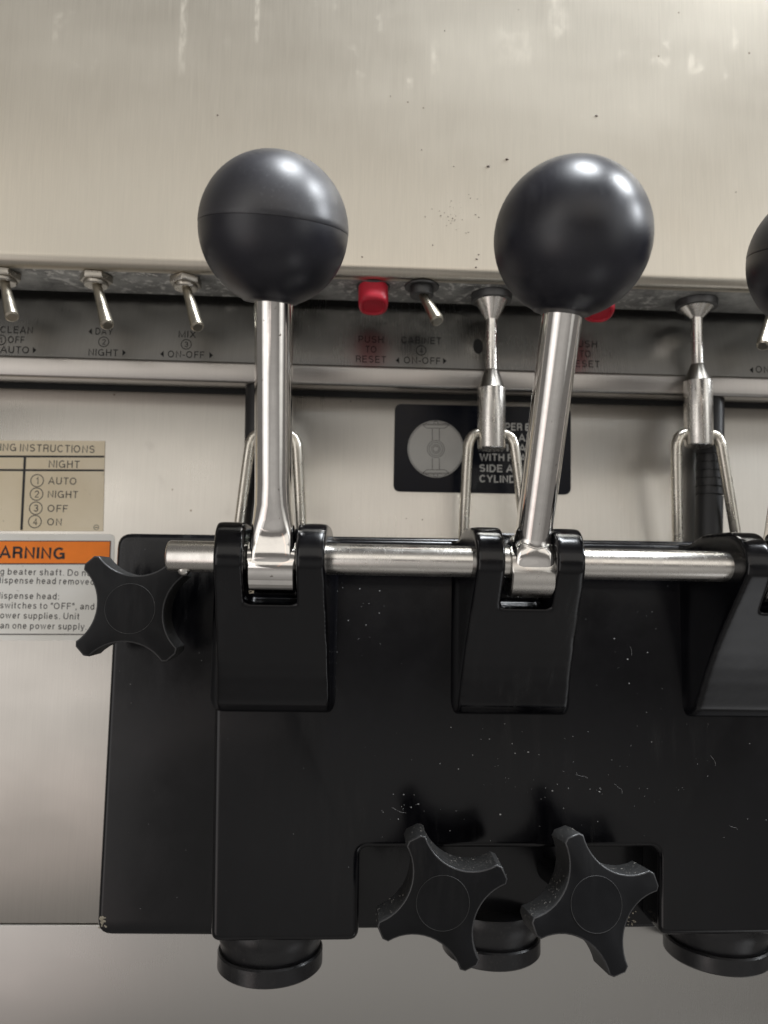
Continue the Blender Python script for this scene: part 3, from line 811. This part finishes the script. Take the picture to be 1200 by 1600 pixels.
# ------------------------------------------------------------------ levers
BALL_R = 24.7
def lever(name_label, pivot_x, ball_px, ball_py, ball_Y, tip, weld, seam, marks=()):
    P = Vector((pivot_x, PIN_Y * MM, pin_z))
    B = at(ball_px, ball_py, ball_Y)
    t = thing('lever', name_label, 'lever', P, None, 'draw levers with black ball grips')
    ax = (B - P).normalized()
    lenB = (B - P).length / MM
    # eye: a short drum round the pin, its top rising into the shaft
    bm = bmesh.new()
    lathe(bm, P - Vector((.0081, 0, .0034)), (1, 0, 0), [(0, 8.6), (.5, 9.15), (15.7, 9.15), (16.2, 8.6)], 64)
    for v in bm.verts:                                   # flat front and back above the round bottom
        dz = v.co.z - P.z
        if dz > -.0034:
            sgn = 1 if v.co.y > P.y else -1
            v.co.y = P.y + sgn * max(abs(v.co.y - P.y), .0088 - max(0, dz - .002) * 1.1) if abs(v.co.y - P.y) > .001 else v.co.y
            v.co.z = min(v.co.z, P.z + .0056)
    part('eye', bm, m_chrome if not weld else m_satin, t)
    bm = bmesh.new()
    x, y, z = frame(ax)
    rings = []
    n = 40
    if weld:
        st = [(-6, 8.05, 9.1, 6), (1, 8.05, 9.1, 6), (4.5, 8.0, 8.7, 5), (6.6, 7.9, 8.0, 4), (8.0, 7.5, 7.3, 2.8), (9.4, 6.75, 6.7, 2.0), (11, 6.55, 6.55, 2), (60, 6.55, 6.55, 2), (lenB - BALL_R + 3, 6.6, 6.6, 2)]
    else:
        st = [(-6, 8.05, 9.1, 7), (1, 8.05, 9.1, 7), (4, 8.05, 8.7, 6), (6.5, 8.0, 7.3, 5), (9, 7.9, 6.1, 4), (12, 7.5, 5.7, 3), (15, 7.1, 5.8, 2.5), (20, 6.6, 6.2, 2.1), (27, 6.5, 6.5, 2), (60, 6.5, 6.5, 2), (lenB - BALL_R + 3, 6.6, 6.6, 2)]
    for h, a, b, e in st:
        rg = []
        for k in range(n):
            th = 2 * math.pi * k / n
            c, s = math.cos(th), math.sin(th)
            u = math.copysign(abs(c) ** (2 / e), c) * a
            v = math.copysign(abs(s) ** (2 / e), s) * b
            rg.append(bm.verts.new(P + z * h * MM + x * u * MM + y * v * MM))
        rings.append(rg)
    for a, b in zip(rings, rings[1:]):
        for k in range(n):
            bm.faces.new((a[k], a[(k + 1) % n], b[(k + 1) % n], b[k]))
    bm.faces.new(rings[0][::-1]); bm.faces.new(rings[-1])
    part('shaft', bm, m_chrome, t, smooth=60)
    if weld:
        bm = bmesh.new()
        pts = [P + z * (8.5 + .4 * math.sin(5 * th)) * MM + x * 7.0 * math.cos(th) * MM + y * 6.9 * math.sin(th) * MM for th in [2 * math.pi * k / 40 for k in range(41)]]
        tube(bm, pts, .55, 8)
        part('weld', bm, m_satin, t, smooth=60)
    bm = bmesh.new()
    for (mx, my, ms) in marks:
        Y = PIN_Y
        while Y > 200 and ((at(mx, my, Y) - P) - ax * (at(mx, my, Y) - P).dot(ax)).length < 6.5 * MM: Y -= .1
        c0 = at(mx, my, Y + .03)
        for i in range(9):
            c1 = c0 + Vector((random.gauss(0, ms), 0, random.gauss(0, ms * 1.6))) * MM
            rr = random.uniform(.12, .38) * min(1, ms * 1.6)
            vs = [bm.verts.new(c1 + Vector((math.cos(k * 1.26) * rr * random.uniform(.6, 1.3), .02, math.sin(k * 1.26) * rr * random.uniform(.6, 1.3))) * MM) for k in range(5)]
            tp = bm.verts.new(c1 + Vector((0, -.08 * MM, 0)))
            for k in range(5): bm.faces.new((vs[k], vs[(k + 1) % 5], tp))
    if marks:
        g = part('rust_spots', bm, m_rust, t); g['kind'] = 'stuff'
    else: bm.free()
    # ball grip of two halves, flattened where it meets the shaft
    low = []
    for k in range(20):
        a = -math.pi / 2 + .34 + k / 19 * (math.pi / 2 - .34)
        low.append((BALL_R * math.sin(a), BALL_R * math.cos(a)))
    low[0] = (low[0][0] - .1, 6.9)
    low.insert(1, (low[1][0] - .6, low[1][1] - .7))
    up = [(BALL_R * math.sin(k / 19 * math.pi / 2), BALL_R * math.cos(k / 19 * math.pi / 2)) for k in range(20)]
    tz = tip
    if seam:
        s = seam                                                  # mould line: the cap stands a little proud
        bm = bmesh.new(); lathe(bm, B, tz, [(h, r - .05) for h, r in low] + [(.0, BALL_R - .45)], 72)
        part('ball', bm, m_ball, t, smooth=50)
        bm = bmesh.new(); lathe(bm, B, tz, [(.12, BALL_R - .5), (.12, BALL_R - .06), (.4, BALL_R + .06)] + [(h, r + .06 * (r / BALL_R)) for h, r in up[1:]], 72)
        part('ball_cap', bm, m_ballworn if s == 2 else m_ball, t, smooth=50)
    else:
        bm = bmesh.new(); lathe(bm, B, tz, low + up[1:], 72)
        part('ball', bm, m_ball, t, smooth=50)
    return t
def tilt(dx, dy): return Vector((dx, dy, 1)).normalized()
lx1 = at(423, 884, PIN_Y - 8).x
lx2 = at(836, 888, PIN_Y - 8).x
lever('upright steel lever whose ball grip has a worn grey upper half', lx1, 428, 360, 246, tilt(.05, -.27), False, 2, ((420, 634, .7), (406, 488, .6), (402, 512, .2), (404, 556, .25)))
lever('steel lever leaning right, with a smooth plain ball grip', lx2, 894, 373, 232, tilt(.1, -.2), True, 0, ((858, 797, .25), (842, 605, .12), (852, 680, .12)))
lever('lever at right edge, its ball grip cut by the frame', BX[2] + SKEW * .8 * MM, 1290, 405, 245, tilt(.05, -.24), True, 1)

# ------------------------------------------------------------------ draw rods with their wire bails
ROD_Y = 321
def draw_rod(label, px_top, py_top, px_bot, l_px, r_px, foot_y, py_cone0=500, py_cone1=578, py_s0=608, py_s1=703):
    base = at(px_bot, py_s1, ROD_Y)
    topx = at(px_top, py_top, ROD_Y).x
    H = (z_shelf - base.z) / MM
    k = ROD_Y / FPX
    t = thing('draw_rod', label, 'draw rod', base, None, 'draw rods under the hood')
    ax = Vector((topx - base.x, 0, z_shelf - base.z))
    hh = lambda py: (at(px_bot, py, ROD_Y).z - base.z) / MM
    bm = bmesh.new()
    lathe(bm, base, ax, [(0, 5.2), (.25, 5.7), (.8, 6.0), (hh(py_s0), 6.0)], 36); part('sleeve', bm, m_satin, t)
    bm = bmesh.new()
    lathe(bm, base, ax, [(hh(py_s0), 6.0), (hh(py_s0) + .4, 5.7), (hh(py_cone1), 2.9)], 36); part('cone', bm, m_cone, t)
    bm = bmesh.new()
    lathe(bm, base, ax, [(hh(py_cone1) - .2, 2.55), (hh(py_cone0), 2.55)], 28); part('rod', bm, m_satin, t)
    bm = bmesh.new()
    lathe(bm, base, ax, [(hh(py_cone0), 2.6), (hh(py_cone0) + .6, 2.9), (H - 3.2, 7.0), (H - 2.6, 7.2)], 36); part('flared_cap', bm, m_satin, t)
    bm = bmesh.new()
    lathe(bm, base, ax, [(H - 3.2, 7.2), (H - 3.0, 8.6), (H - .1, 9.0)], 36); part('collar', bm, m_collar, t)
    # bail: a wire loop through the sleeve, its legs going down behind the head
    zc = hh(678)
    c = base + ax.normalized() * zc * MM
    fl_, fr_ = at(l_px, foot_y, ROD_Y + 6), at(r_px, foot_y, ROD_Y + 6)
    dirl = (fl_ - c); dirr = (fr_ - c)
    sx = lambda s, o: c + Vector((s * o * MM, 0, 0))
    xl, xr = (fl_.x - c.x) / MM, (fr_.x - c.x) / MM
    A = [sx(1, 0)]
    pts = [fl_, fl_.lerp(c + Vector((-10.0 * MM, 0, -.006)), .9), c + Vector((-9.2 * MM, 0, -.0030)), c + Vector((-7.2 * MM, 0, -.0006)), c + Vector((-4 * MM, 0, 0)), c + Vector((4 * MM, 0, 0)), c + Vector((7.2 * MM, 0, -.0006)), c + Vector((9.2 * MM, 0, -.0030)), fr_.lerp(c + Vector((10.0 * MM, 0, -.006)), .9), fr_]
    bm = bmesh.new(); tube(bm, smooth_path(pts, 7), 2.25, 16)
    part('bail', bm, m_wire, t, smooth=60)
    return t
draw_rod('steel draw rod mostly hidden behind the upright lever', 428, 450, 428, 371, 472, 842)
draw_rod('steel draw rod and wire bail before the black diagram sticker', 768, 462, 768, 724, 822, 842)
draw_rod('steel draw rod and wire bail before a black ribbed tube', 1088, 466, 1092, 1059, 1152, 850, 498, 570, 597, 698)

# ------------------------------------------------------------------ black ribbed tubes behind the draw rods
def ribbed(label, px0, px1, py0, py1, rpx):
    Y = 333
    a, b = at(px1, py1, Y), at(px0, py0, Y)
    ax = b - a; Ln = ax.length / MM; r = rpx / FPX * Y
    t = thing('ribbed_tube', label, 'tube', a, None, 'black ribbed tubes in front of the steel')
    prof = [(0, r)]
    h0, h1 = Ln * .32, Ln * .64
    for k in range(7):
        h = h0 + (h1 - h0) * k / 6
        prof += [(h - .35, r), (h - .3, r * .88), (h + .3, r * .88), (h + .35, r)]
    prof += [(Ln - 2.5, r * .97), (Ln - 1, r * .82), (Ln, r * .45)]
    bm = bmesh.new(); lathe(bm, a, ax, prof, 36)
    part('barrel', bm, m_hose, t, smooth=30)
    return t
ribbed('black ribbed tube seen through the bail of the rightmost draw rod', 1111, 1107, 616, 850, 21)
ribbed('dark tube half hidden behind the upright lever', 404, 402, 598, 845, 21)

# ------------------------------------------------------------------ toggle switches and reset buttons under the hood
TG_Y = 314
def toggle(label, px, py, tx, ty, tipY, nut=True):
    c = at(px, py, TG_Y); c.z = z_shelf
    t = thing('toggle_switch', label, 'toggle switch', c, None, 'toggle switches under the hood')
    tip = at(tx, ty, tipY)
    rot = random.random()
    if nut:
        bm = bmesh.new()
        hexa = [(c.x + .0068 * math.cos(rot + k * math.pi / 3), c.y + .0068 * math.sin(rot + k * math.pi / 3), c.z - .0030) for k in range(6)]
        prism(bm, hexa, (0, 0, .0029)); part('nut', bm, m_nut, t, bevel=.3, seg=2)
    else:
        bm = bmesh.new(); lathe(bm, c, (0, 0, -1), [(.1, 7.4), (.8, 7.2)], 32); part('washer', bm, m_collar, t)
    bm = bmesh.new()
    lathe(bm, c, (0, 0, -1), [(.5, 5.0), (4.2, 5.0), (4.7, 4.6), (4.7, 2.2)], 30); part('bushing', bm, m_nut if nut else m_collar, t)
    b0 = c + Vector((0, 0, -.0030))
    ax = tip - b0; Ln = ax.length / MM
    bm = bmesh.new()
    lathe(bm, b0, ax, [(0, 1.9), (Ln * .3, 2.0), (Ln - 1.5, 2.75), (Ln - .5, 2.6), (Ln, 1.9)], 28); part('bat', bm, m_bat, t, smooth=30)
    return t
toggle('toggle switch above the word CLEAN at left edge', 6, 440, 19, 496, 303)
toggle('toggle switch above the words DAY and NIGHT', 150, 443, 168, 509, 303)
toggle('toggle switch above the word MIX', 290, 447, 309, 512, 303)
toggle('toggle switch above the word CABINET, without a hexagon nut', 659, 447, 684, 502, 303, False)
toggle('toggle switch behind the ball grip at right edge', 1209, 470, 1192, 541, 303)

def reset(label, px, py):
    c = at(px, py, 316); c.z = z_shelf
    t = thing('reset_button', label, 'button', c, None, 'red reset buttons under the hood')
    bm = bmesh.new()
    ax = Vector((.02, -.32, -1))
    x, y, z = frame(ax)
    rings = []
    for h, r in ((-1, 6.3), (8.6, 6.3), (10.2, 6.0), (11.0, 5.3), (11.0, 4.6), (10.3, 4.2), (10.2, 0.1)):
        rg = []
        for k in range(36):
            th = 2 * math.pi * k / 36
            cc, ss = math.cos(th), math.sin(th)
            rg.append(bm.verts.new(c + z * h * MM + x * math.copysign(abs(cc) ** .75, cc) * r * MM + y * math.copysign(abs(ss) ** .75, ss) * r * MM))
        rings.append(rg)
    for a, b in zip(rings, rings[1:]):
        for k in range(36): bm.faces.new((a[k], a[(k + 1) % 36], b[(k + 1) % 36], b[k]))
    part('cap', bm, m_red, t, smooth=50)
    bm = bmesh.new(); lathe(bm, c, (0, 0, -1), [(.1, 7.2), (.9, 7.0)], 32); part('washer', bm, m_collar, t)
    return t
reset('red reset button between the upright lever and the CABINET switch', 583, 452)
reset('red reset button half hidden behind the smooth ball grip', 932, 462)

# ------------------------------------------------------------------ star knobs
def star_knob(label, px, py, Yf, ang, rx=0, rz=0, stud=318, crumb=1.0):
    c = at(px, py, Yf)
    t = thing('star_knob', label, 'knob', c, (R(rx), 0, R(rz)), 'four-armed black star knobs')
    RO, HW, RM, TH = 23.5, 3.7, 12.2, 14.0
    pts = []
    for q in range(4):
        a0 = R(ang + q * 90)
        d = Vector((math.cos(a0), math.sin(a0))); s = Vector((-d.y, d.x))
        pts += [d * (RO - 1.2) - s * HW, d * RO - s * (HW - 1.4), d * RO + s * (HW - 1.6), d * (RO - 1.4) + s * HW]
        A = d * (RO - 1.4) + s * HW
        d2, s2 = s, -d
        Bp = d2 * (RO - 1.2) - s2 * HW
        m = (d + d2).normalized()
        # circle through A, Bp and the waist point m*RM
        half = (A - Bp).length / 2
        mid = ((A + Bp) / 2).dot(m)
        sag = mid - RM
        rr = (half * half + sag * sag) / (2 * sag)
        cc = m * (RM + rr)
        aA = math.atan2(A.y - cc.y, A.x - cc.x); aB = math.atan2(Bp.y - cc.y, Bp.x - cc.x)
        da = (aB - aA + math.pi) % (2 * math.pi) - math.pi
        for k in range(1, 14):
            a = aA + da * k / 14
            pts.append(Vector((cc.x + rr * math.cos(a), cc.y + rr * math.sin(a))))
    bm = bmesh.new()
    prism(bm, [(p.x * MM, 0, p.y * MM) for p in pts], (0, TH * MM, 0))
    bmesh.ops.recalc_face_normals(bm, faces=bm.faces)
    o = part('knob_body', bm, m_knob, t, local=True, bevel=.55, seg=3, angle=60, smooth=40)
    o.data.materials.append(m_grit); o.data.materials.append(m_edge)
    for f in o.data.polygons:
        if abs(f.normal.y) < .2 and f.center.y > .0006: f.material_index = 1
        elif abs(f.normal.y) < .97 and f.center.y < .0006: f.material_index = 2
    bm = bmesh.new()
    lathe(bm, (0, -.00012, 0), (0, 1, 0), [(0, 9.0), (.5, 9.0)], 56)
    part('face_disc', bm, m_knob, t, local=True, smooth=15)
    bm = bmesh.new()
    tube(bm, [(9.1 * MM * math.cos(2 * math.pi * k / 72), -.00006, 9.1 * MM * math.sin(2 * math.pi * k / 72)) for k in range(73)], .13, 6)
    part('face_ring', bm, m_grit, t, local=True, smooth=60)  # paler grit colour paints the light caught by the face groove
    bm = bmesh.new()                                   # dried crumbs caked on the upper sides
    for i in range(520):
        k = random.randrange(len(pts)); p, q2 = pts[k - 1], pts[k]
        nv = Vector((q2.y - p.y, -(q2.x - p.x))).normalized()
        if nv.y < .15 or random.random() > .35 + .65 * nv.y: continue
        c2 = p.lerp(q2, random.random())
        yy = 1.0 + (TH - 2) * random.random() ** .7
        sz = random.choice((.12, .16, .2, .3, .42)) * crumb
        el = random.uniform(.5, 2.0); aa = random.random() * 3.14
        tn = Vector((-nv.y, nv.x))
        ctr = Vector((c2.x, yy, c2.y)); e1 = Vector((tn.x * math.cos(aa), math.sin(aa), tn.y * math.cos(aa))); n3 = Vector((nv.x, 0, nv.y)); e2 = e1.cross(n3)
        vs = [bm.verts.new((ctr + e1 * sz * el * math.cos(w_) + e2 * sz * .6 * math.sin(w_) - n3 * .05) * MM) for w_ in (0, 1.4, 2.9, 4.5)]
        tp = bm.verts.new((ctr + n3 * sz * .6) * MM)
        for w_ in range(4): bm.faces.new((vs[w_], vs[(w_ + 1) % 4], tp))
    g = part('crumbs', bm, m_crumb2, t, local=True); g['kind'] = 'stuff'
    bm = bmesh.new()
    lathe(bm, (0, 0, 0), (0, 1, 0), [(TH - 1, 9.2), (TH + 10, 8.2), (TH + 10.2, 5), (stud - Yf + 1, 5)], 36)
    part('hub', bm, m_knob, t, local=True)
    return t
star_knob('black star knob overlapping the white warning sticker', 203, 951, 287, 42, 0, 0, crumb=.7)
star_knob('black star knob below the head, nearest the left nozzle', 692, 1411, 272, 25, 0, 0)
star_knob('black star knob in the notch beside the right block', 932, 1413, 271, 18, -6, 5)

# ------------------------------------------------------------------ dust, crumbs and dried splashes
def flecks(name, label, mat, spots, cat='dust'):
    bm = bmesh.new()
    for p, s in spots:
        n = random.choice((4, 5, 6))
        a0 = random.random() * 6.28
        el = random.uniform(.5, 1.6)
        vs = [bm.verts.new(Vector(p) + Vector((math.cos(a0 + k * 6.28 / n) * s * MM * random.uniform(.6, 1.2) * el, random.uniform(-.1, .05) * s * MM, math.sin(a0 + k * 6.28 / n) * s * MM * random.uniform(.5, 1.1)))) for k in range(n)]
        top = bm.verts.new(Vector(p) + Vector((0, -.6 * s * MM, 0)))
        for k in range(n): bm.faces.new((vs[k], vs[(k + 1) % n], top))
    me = bpy.data.meshes.new(name); bm.to_mesh(me); bm.free()
    o = bpy.data.objects.new(name, me); COL.objects.link(o); me.materials.append(mat)
    o['label'] = label; o['category'] = cat; o['kind'] = 'stuff'
    return o
sp = []
def clear_face(x, y):
    return 905 < y < 1318 and x > 525 and not (690 < x < 912 and y < 1128) and not (x > 1050 and y < 1125)
clusters = [(820, 1215, 45, 30), (930, 1225, 40, 18), (1130, 1230, 60, 60), (560, 950, 30, 40), (1010, 960, 50, 50), (640, 1262, 24, 12), (760, 1180, 120, 60), (1000, 1160, 80, 60)]
for cx, cy, sx_, sy_ in clusters:
    for i in range(17):
        x, y = random.gauss(cx, sx_), random.gauss(cy, sy_)
        if clear_face(x, y) and x < 1199:
            sp.append((at(x, y, BODY_Y - .02), random.choice((.09, .11, .14, .14, .2, .28))))
for i in range(40):
    x, y = random.uniform(345, 1190), random.uniform(910, 1460)
    if clear_face(x, y) or (345 < x < 555 and y > 1130):
        sp.append((at(x, y, BODY_Y - .02), random.choice((.08, .10, .13))))
for i in range(14):
    x, y = random.uniform(185, 320), random.uniform(850, 1450)
    sp.append((at(x, y, FLANGE_Y - .02), random.choice((.09, .12, .16))))
for i in range(50):
    x = random.uniform(521, 527); y = random.uniform(905, 1085)
    sp.append((at(x, y, BODY_Y - .4), random.choice((.08, .10, .14))))
flecks('dust_specks', 'pale dust specks scattered on the black dispense head', m_dust, sp)
sp = [(at(160 + random.gauss(0, 3), 1441 + random.gauss(0, 6), FLANGE_Y - .1), random.uniform(.3, .8)) for i in range(14)]
sp += [(at(395 + random.gauss(0, 5), 923 + random.gauss(0, 2.5), PIN_Y - 3), random.uniform(.2, .5)) for i in range(16)]
sp += [(at(985 + random.gauss(0, 10), 1440 + random.gauss(0, 8), FLANGE_Y - .1), random.uniform(.2, .5)) for i in range(16)]
flecks('crumbs', 'dried cream crumbs stuck in the corners of the black head', m_crumb, sp, 'crumbs')
sp = []
for i in range(46):
    sp.append((at(random.gauss(712, 22), random.gauss(335, 14), UP_Y - .02), random.choice((.10, .14, .2, .3))))
for x, y, s in ((792, 249, .9), (763, 260, .8), (709, 260, .4), (745, 405, .5), (744, 418, .6), (748, 398, .35), (340, 180, .4), (932, 181, .5), (676, 383, .4), (566, 401, .35), (659, 234, .3), (1150, 300, .3), (610, 150, .3), (695, 48, .35), (566, 402, .3)):
    sp.append((at(x, y, UP_Y - .02), s))
for x, y in ((620, 445), (548, 627), (660, 812), (635, 810), (1020, 632)):
    sp.append((at(x, y, FRONT_Y - .02), .35))
flecks('dried_splashes', 'small brown dried splashes on the steel hood', m_brown, sp, 'splashes')

bm = bmesh.new()
def scratch(x0, y0, x1, y1, Y, bow=0, wd=.032):
    n = 7
    pts = []
    for k in range(n + 1):
        t = k / n
        pts.append((x0 + (x1 - x0) * t + bow * math.sin(math.pi * t), y0 + (y1 - y0) * t + .3 * bow * math.sin(2 * math.pi * t)))
    tube(bm, [at(x, y, Y) for x, y in pts], wd, 5)
for a in ((885, 1000, 893, 1040, 5), (612, 1262, 634, 1270, -3), (960, 1225, 972, 1240, 4), (900, 1210, 918, 1216, 2), (1110, 1180, 1118, 1196, 2), (985, 1010, 987, 1024, 1), (1140, 1290, 1152, 1296, 2)):
    scratch(*a[:4], BODY_Y - .01, a[4])
o = part('scratches', bm, m_dust)
o['label'] = 'fine pale hairline scratches on the face of the black head'; o['category'] = 'scratches'; o['kind'] = 'stuff'
